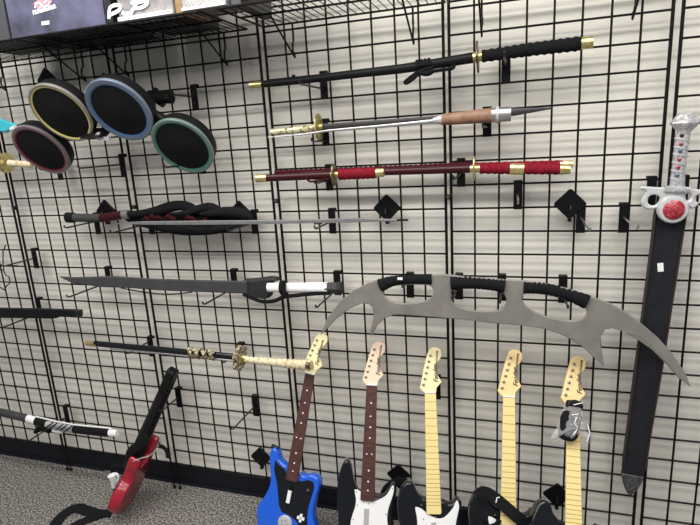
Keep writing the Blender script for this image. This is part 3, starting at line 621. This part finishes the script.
def guitar(lab, top, end, board, head, body='gloss', guardm='whitep', near=-11, L=21.3, tilt=0.0, logo='Fender', dots=False, bodyshape=None, guardshape=None, alt=False):
    T = at(*top, -1.3); N = solveN(T, end, L, near); L = np.linalg.norm(T-N)
    u = nz(T-N); v = nz(np.array([1, 0, 0])-u[0]*u); v = nz(v+tilt*np.cross(u, v)); n = np.cross(v, u)   # n towards the room
    if n[1] > 0: n = -n
    n = np.cross(v, u)
    bot = N-u*13.3
    t = thing('guitar_controller', (bot[0], bot[1], -FZ+max(0, bot[2]+FZ-1)), lab, 'guitar', 'toy guitars leaning on the wall')
    P = lambda a, b, c=0: N+v*a+u*b+n*c
    Ln = L-6.0
    bs = bodyshape(T, N, u, v, n) if bodyshape else smooth(BODY2 if alt else BODY, 4)
    gs = guardshape(T, N, u, v, n) if guardshape else smooth(GUARD2 if alt else GUARD, 2)
    part('body', MB().plate(bs, P(0, 0, -.42), v, u, 1.7, .28, res=2), body, t)
    part('pickguard', MB().plate(gs, P(0, 0, -.34), v, u, .12, .03), guardm, t)
    nk = MB().add([P(-.96, -.0, -.15), P(.96, 0, -.15), P(.74, Ln, -.15), P(-.74, Ln, -.15), P(-.7, 0, -1.0), P(.7, 0, -1.0), P(.5, Ln, -.8), P(-.5, Ln, -.8)], [(0, 1, 2, 3), (4, 7, 6, 5), (0, 4, 5, 1), (1, 5, 6, 2), (2, 6, 7, 3), (3, 7, 4, 0)])
    part('neck', nk, head if dots else board, t, bevel=.12)
    fb = part('fretboard', MB().plate([(-.98, -.12), (-.8, -.3), (.8, -.3), (.98, -.12), (.75, Ln), (-.75, Ln)], P(0, 0, 0), v, u, .2, .04), board, t)
    for k in range(20):
        s_ = Ln*(1-(1-2**(-(k+1)/12.))*1.38)
        if s_ < 0.1: break
        w = .96-(.22*s_/Ln); part('fret', MB().tube([P(-w, s_, .0), P(w, s_, .0)], .045, 6), 'fretd' if dots else 'fret', fb)
    if dots:
        for f in DOTS:
            for a in ((-.35, .35) if f == .61 else (0,)): part('inlay_dot', MB().lathe(P(a, Ln*(1-f), 0), n, [(.12, -.02), (.12, .03), (0, .03)], 10), 'whitep', t)
    hd_ = part('headstock', MB().plate(smooth([(a*.98, b+Ln) for a, b in HEAD], 2), P(0, 0, -.12), v, u, .55, .08), head, t)
    for i in range(6): part('tuner_peg', MB().lathe(P(-.9+i*.21, Ln+1.1+i*.78, -.12), n, [(.19, 0), (.19, .12), (.09, .16), (.09, .3), (0, .3)], 10), 'tuner', t)
    part('string_nut', MB().box(P(0, Ln+.05, .02), (.72, .09, .08), ex=v, ey=u, ez=n), 'whitep', t)
    dr = nz(u*1.0+v*-.05)
    part('logo', text_mb(logo, P(1.12, Ln+1.35, -.09), dr, -v, .85, .3), 'ink', t, 'dark script logo')
    part('model_name', text_mb('STRATOCASTER' if body == 'gloss' else 'JAZZMASTER', P(.98, Ln+3.45, -.09), nz(u+v*.12), nz(-v+u*.12), .30, 0), 'ink', t, 'small dark lettering')
    if body == 'gloss':
        for a, b in ((-1.6, .75), (-1.4, -1.0), (-1.9, -2.9), (.2, -.7), (3.35, 1.5), (2.6, -1.9)): part('screw', MB().lathe(P(a, b, -.34), n, [(.09, 0), (.09, .03), (0, .04)], 8), 'tuner', t)
        part('strum_bar', MB().box(P(-.1, -3.2, -.28), (.32, 1.9, .12), ex=v, ey=u, ez=n), 'silver', t, bevel=.06)
        part('strap_button', MB().lathe(P(-3.1, 3.5 if alt else 4.6, -1.1), u, [(.18, 0), (.18, .25), (.3, .3), (.3, .42), (0, .45)], 12), 'chrome', t)
    return t, P, Ln
def inplane(N, v, u, n, off=-.42):
    o = N+n*off
    def f(x, y):
        d = ray(x, y); q = CP+d*((o-CP) @ n)/(d @ n); return ((q-o) @ v, (q-o) @ u)
    return f
def blue_body(T, N, u, v, n):
    f = inplane(N, v, u, n)
    L = [f(*p) for p in [(290, 478), (287, 467), (282.4, 463.5), (278.8, 459), (277, 451.7), (273.4, 448), (270, 451), (269.2, 459), (269.8, 470), (270.2, 479), (268, 489), (262.5, 499), (257.5, 506), (256, 513), (257, 522)]]
    R_ = [f(*p) for p in [(314, 524), (313, 517), (313.5, 508), (316, 497), (319, 486), (317.7, 479), (311.4, 475), (304, 476), (299.6, 473.4), (298, 478)]]
    l = L[-1]; r = R_[0]
    return smooth(L+[(l[0]+.1, l[1]-2.4), (l[0]-.0, l[1]-4.5), (l[0]+1.2, l[1]-7.3), (0, -13), (r[0]+.8, -11.8), (r[0]+2.1, r[1]-4.5), (r[0]+1.3, r[1]-2.2)]+R_, 4)
def blue_guard(T, N, u, v, n):
    f = inplane(N, v, u, n, -.34)
    L = [f(*p) for p in [(284, 468), (280, 466), (275, 459.5), (274, 470), (277, 484), (279, 506), (281.5, 512), (289.7, 516), (295, 520), (299, 526)]]
    R_ = [f(*p) for p in [(307, 526), (307, 517), (308, 508), (311.4, 497), (314, 488), (313, 482), (308, 480), (302, 481.5), (298, 481), (288, 481), (286, 473)]]
    return L+R_
t, P, Ln = guitar('blue toy guitar with black pickguard and brown neck, leaning left of the black ones', (317, 333), (291.5, 479), 'brownneck', 'maple2', 'blue', 'gloss', near=-10.5, dots=True, bodyshape=blue_body, guardshape=blue_guard)
def locate(P, px, off=-.3):
    N = P(0, 0); v = P(1, 0)-N; u = P(0, 1)-N; n = P(0, 0, 1)-N
    return inplane(N, v, u, n, off)(*px), (v, u, n)
def onbody(P, px, off=-.3):
    (a, b), (v, u, n) = locate(P, px, off); return P(a, b, off), v, u, n
c, v, u, n = onbody(P, (285, 523)); part('round_dial', MB().lathe(c, n, [(1.1, -.1), (1.1, .12), (.95, .2), (.3, .22), (0, .22)], 28), 'silver', t, 'silver round dial')
for w_ in range(5):
    a = w_*1.256; part('dial_hole', MB().lathe(c+v*.5*math.cos(a)+u*.5*math.sin(a)+n*.2, n, [(.1, 0), (.1, .04), (0, .04)], 8), 'tuner', t)
a, v, u, n = onbody(P, (290.6, 489)); b_, *_ = onbody(P, (288, 502.5)); part('strum_bar', MB().tube([a+n*.1, b_+n*.1], .3, 8, ref=n, flat=.6), 'whitep', t, 'white strum bar')
part('strum_cap', MB().tube([a+n*.12+nz(a-b_)*.4, a+n*.12-nz(a-b_)*.1], .3, 8, ref=n, flat=.7), 'black', t)
c, v, u, n = onbody(P, (301, 518)); part('direction_pad', MB().box(c+n*.08, (.55, .18, .12), v, u, n).box(c+n*.08, (.18, .55, .12), v, u, n), 'whitep', t, 'white cross pad')
c, v, u, n = onbody(P, (308, 490)); part('screw', MB().lathe(c, n, [(.16, -.05), (.16, .1), (0, .12)], 10), 'chrome', t)
c, v, u, n = onbody(P, (275, 447), -1.2); part('strap_button', MB().tube([c-v*.5, c+v*.7], [.35, .2], 8), 'black', t)

t, P, Ln = guitar('black toy guitar with white pickguard and dark brown neck, peach headstock', (373.5, 342), (367.5, 499), 'brownneck', 'pink', near=-10.5, dots=True, tilt=.22)
t, P, Ln = guitar('black and white toy guitar with yellow neck, leftmost of the three yellow necks', (429, 348), (434, 512), 'maple', 'maple2', near=-10.5, alt=True, tilt=.24)
t, P, Ln = guitar('black toy guitar with yellow neck and a black strap draped over its body', (509.5, 350), (508.5, 523), 'maple', 'amber', near=-10.5, alt=True, tilt=.24)
sp = MB(); R1 = [(-4.0, 2.9), (-3.3, 3.5), (-2.4, 3.3), (-1.0, 2.4), (.6, 1.2), (1.9, .2), (2.5, -.9)]
RP = smooth([P(a, b, .55+.5*math.exp(-(a*a))) for a, b in R1], 5, False)
n = P(0, 0, 1)-P(0, 0)
sp.tube(RP, .8, 8, ref=n, flat=.12)
st = part('strap', sp, 'cloth', t, 'black strap')
part('strap_loop', MB().tube(smooth([P(a, b, c) for a, b, c in [(-4.0, 2.8, .3), (-4.3, 1.8, .4), (-4.1, .5, .3), (-3.0, -.6, .2), (-1.6, -.3, .2), (-1.2, .4, .3)]], 4, False), .34, 8, ref=n, flat=.3), 'cloth', t)
q = MB().tube([P(-1.75, 2.5, .85), P(-1.6, 3.1, .85), P(-1.3, 3.15, .9)], .07, 6); part('strap_mark', q, 'whitep', t, 'small white mark')
t3, P3, Ln3 = guitar('black toy guitar with yellow neck and a plastic-bagged strap on it, rightmost', (573, 356), (574, 538), 'maple', 'amber', near=-11.5, L=21.0, alt=True, tilt=.27)
# bagged strap hanging on the rightmost neck
N0 = P3(0, 0); n = P3(0, 0, 1)-N0; v = P3(1, 0)-N0; u = P3(0, 1)-N0
f = inplane(N0, v, u, n, .3)
def lp(x, y): return f(x, y)
c1 = lp(572, 405)
tb = thing('bagged_strap', P3(c1[0], c1[1]-6, .5), 'rolled black strap in clear plastic bag hung on the rightmost guitar neck', 'strap')
q1 = [lp(*p) for p in [(566, 400), (580, 402), (579, 412), (565, 411)]]; q2 = [lp(*p) for p in [(562, 411), (578, 413), (576.5, 430), (574, 439), (567, 441), (559, 438), (557.5, 433)]]
part('rolled_strap', MB().plate(smooth(q2, 3), P3(0, 0, 1.5), v, u, 1.3, .4, res=2), 'cloth', tb)
part('strap_end', MB().plate(smooth(q1, 2), P3(0, 0, 1.2), v, u, .9, .25, res=1), 'black', tb)
random.seed(11); bg = MB(); ol = [lp(*p) for p in [(565, 402), (580, 403), (581, 412), (583, 422), (588, 433), (592, 443), (583, 443), (577, 437), (566, 443), (556, 440), (550, 437), (556, 427), (561, 413)]]
cc = np.mean(ol, axis=0); vs = []; rings = [1, .8, .55, .3, 0.02]
sm = smooth(ol, 3)
for k, rr in enumerate(rings):
    for p in sm: q = cc+(np.array(p)-cc)*rr; vs.append(P3(q[0], q[1], .55+1.3*(1-rr**3)+random.uniform(-.12, .18)))
m_ = len(sm); bg.add(vs, [(k*m_+i, k*m_+(i+1) % m_, (k+1)*m_+(i+1) % m_, (k+1)*m_+i) for k in range(len(rings)-1) for i in range(m_)])
part('plastic_bag', bg, 'plasticwrap', tb, 'clear crinkled bag', angle=20)
cr = MB()
for st_ in ([(572, 417), (570, 423), (573, 428), (569, 434)], [(567, 415), (574, 414)], [(583, 425), (585, 433), (582, 441)], [(578, 403), (569, 405)]):
    cr.tube([P3(*lp(*p), 1.75) for p in st_], .06, 5)
part('bag_crease', cr, 'whitep', tb, 'white label and creases')
# a black strap curling between the second and third guitar
b = MB().tube(smooth([at(*q, -4) for q in [(384, 501), (385, 492), (390, 486), (398, 482), (406, 481), (411, 480)]], 4, False), .65, 8, flat=.25)
single('guitar_strap', b, 'cloth', 'black strap curling below the diamond plate beside the brown-necked guitar', 'strap')
# ------------------------------------------------------------------ red guitar seen edge-on
T = at(179, 370, -1.3); Bt = at(120, 507, -8.0); Bt[2] = max(Bt[2], -FZ+.6)
u = nz(T-Bt); Lr = np.linalg.norm(T-Bt)
side = nz(np.cross(u, CP-(T+Bt)/2))      # across the line of sight
toC = np.cross(side, u); toC = toC if toC @ (CP-T) > 0 else -toC
th = math.radians(14)
v = nz(toC*math.cos(th)-side*math.sin(th)*np.sign(side[0])*1.0); n = nz(np.cross(v, u))
if n[0] < 0: n = -n; 
# n points to the right: the red back; the black front faces left
t = thing('guitar_controller', (Bt[0], Bt[1], -FZ), 'red toy guitar with black neck, seen edge-on, leaning at left by the cable', 'guitar', 'toy guitars leaning on the wall')
Pr = lambda a, b, c=0: Bt+v*a+u*b+n*c
ex_, ey_ = v, u
en_ = np.cross(ex_, ey_); sg = 1 if en_ @ n > 0 else -1
rb = smooth([(a*.82, b*.86) for a, b in [(0, 0), (2.6, .3), (4.6, 1.8), (5.2, 4), (4.4, 6.2), (3.4, 7.6), (3.5, 9.4), (4.1, 11.2), (3.9, 12.6), (3.1, 12.4), (2.2, 11), (1.2, 10.3), (-1.2, 10.6), (-2.0, 12.2), (-2.6, 14.2), (-3.4, 14.6), (-4.0, 12.8), (-3.8, 9.8), (-3.5, 8), (-4.3, 6), (-5.1, 3.8), (-4.4, 1.5), (-2.4, .2)]], 4)
part('body', MB().plate(rb, Pr(0, 0, 0)+en_*(1.0), v, u, 2.0, .4, res=2), 'red', t)
part('front_cover', MB().plate([(a*.8, b*.86+.8) for a, b in rb], Pr(0, 0, -1.0)-n*.05+en_*.12, v, u, .3, .05), 'gloss', t, 'black front cover')
nk = MB()
nk.tube([Pr(0, 7, -.9), Pr(0, 13, -.9), Pr(0, Lr-4.0, -.8)], [1.25, 1.1, 1.0], 8, ref=n, flat=1.0)
part('neck', nk, 'black', t)
hs = smooth([(-.8, 0), (-1.3, 1.2), (-1.2, 3.4), (-.4, 4.6), (.6, 4.7), (1.3, 4.0), (1.3, 1.5), (.8, 0)], 3)
part('headstock', MB().plate([(a, b+Lr-4.7) for a, b in hs], Pr(0, 0, -.8)+en_*.75, v, u, 1.5, .2), 'black', t)
part('strap_button', MB().lathe(at(160, 443, -6.5), (1, 0, 0), [(.2, -.2), (.35, 0), (0, .1)], 10), 'chrome', t)
part('strap_tab', MB().tube(smooth([at(*q, -6.0) for q in [(159, 446), (163, 447), (167, 452), (168, 458)]], 4, False), .4, 8, flat=.3), 'cloth', t, 'dark strap end')
part('side_cable', MB().tube(smooth([at(*q, -8.6) for q in [(133, 461.5), (140, 458.5), (150, 455.5), (158, 448)]], 4, False), .09, 6), 'silver', t, 'thin grey cord')
part('side_bracket', MB().tube(smooth([at(*q, -7.6) for q in [(128, 466), (131, 452), (140, 444), (146, 436)]], 4, False), .8, 8, flat=.5), 'black', t)
# ------------------------------------------------------------------ floor items
def onfloor(x, y, h=0.2): return atz(x, y, -FZ+h)
def band(ptsz, w, name, m, lab, cat):
    pts = smooth([onfloor(x, y, h) for x, y, h in ptsz], 5, False); b = MB()
    vs = []
    for i, p in enumerate(pts):
        tt = nz(pts[min(i+1, len(pts)-1)]-pts[max(i-1, 0)]); a = nz(np.cross(tt, (0, 0, 1)))
        for s1, s2 in ((-1, -1), (1, -1), (1, 1), (-1, 1)): vs.append(p+a*w/2*s1+np.array([0, 0, .06*s2]))
    mm = len(pts)
    b.add(vs, [(i*4+k, i*4+(k+1) % 4, (i+1)*4+(k+1) % 4, (i+1)*4+k) for i in range(mm-1) for k in range(4)]+[(0, 1, 2, 3), tuple((mm-1)*4+k for k in (3, 2, 1, 0))])
    return b
b = band([(112, 512.5, .2), (100, 514, .15), (88, 511, .3), (77, 507.5, .5), (68, 511, .4), (60, 518, .2), (52, 529, .15)], 2.0, '', '', '', '')
b2 = band([(100, 514.5, .35), (92, 518, .3), (84, 521, .2), (74, 526, .15), (64, 536, .15)], 1.7, '', '', '', '')
b.add(b2.v, b2.f)
single('floor_strap', b, 'cloth', 'black strap lying in a loop on the carpet beside the red guitar', 'strap')
t = thing('cable_plug', onfloor(113, 492, 0), 'white cable plug standing against the red guitar on the carpet', 'plug')
part('plug_body', MB().tube([at(112, 475, -7.4), at(113.5, 480, -7.4), at(114, 487, -7.4)], [.75, .55, .42], 10), 'whitep', t)
part('plug_handle', MB().tube(smooth([at(*q, -7.2) for q in [(112, 475), (117, 474), (118.5, 479), (116, 483)]], 4, False), .2, 8), 'whitep', t)
part('plug_lead', MB().tube([at(114, 487, -7.4), at(114.5, 491, -7.4)], .15, 8), 'black', t)
b = MB().tube(smooth([at(*q, -4.2) for q in [(112, 473), (111.5, 468), (115, 465), (121, 466), (127, 463)]], 4, False), .17, 8)
single('black_cable', b, 'black', 'short black cable arching over the white plug', 'cable')
b = MB().tube(smooth([onfloor(*q) for q in [(64, 458.5, .6), (75, 459, .3), (88, 463, .2), (98, 468, .2), (112, 472.5, .2), (125, 476.5, .2)]], 4, False), .14, 8)
single('grey_cable', b, 'cablegrey', 'grey cable along the skirting left of the red guitar', 'cable')
b = MB().tube(smooth([onfloor(*q) for q in [(165, 478, .25), (182, 481, .2), (196, 479.5, .2), (212, 482, .2), (225, 488, .2), (245, 491, .15), (262, 493, .15)]], 4, False), .13, 8)
single('grey_cable', b, 'cablegrey', 'grey cable along the skirting between red and blue guitars', 'cable')
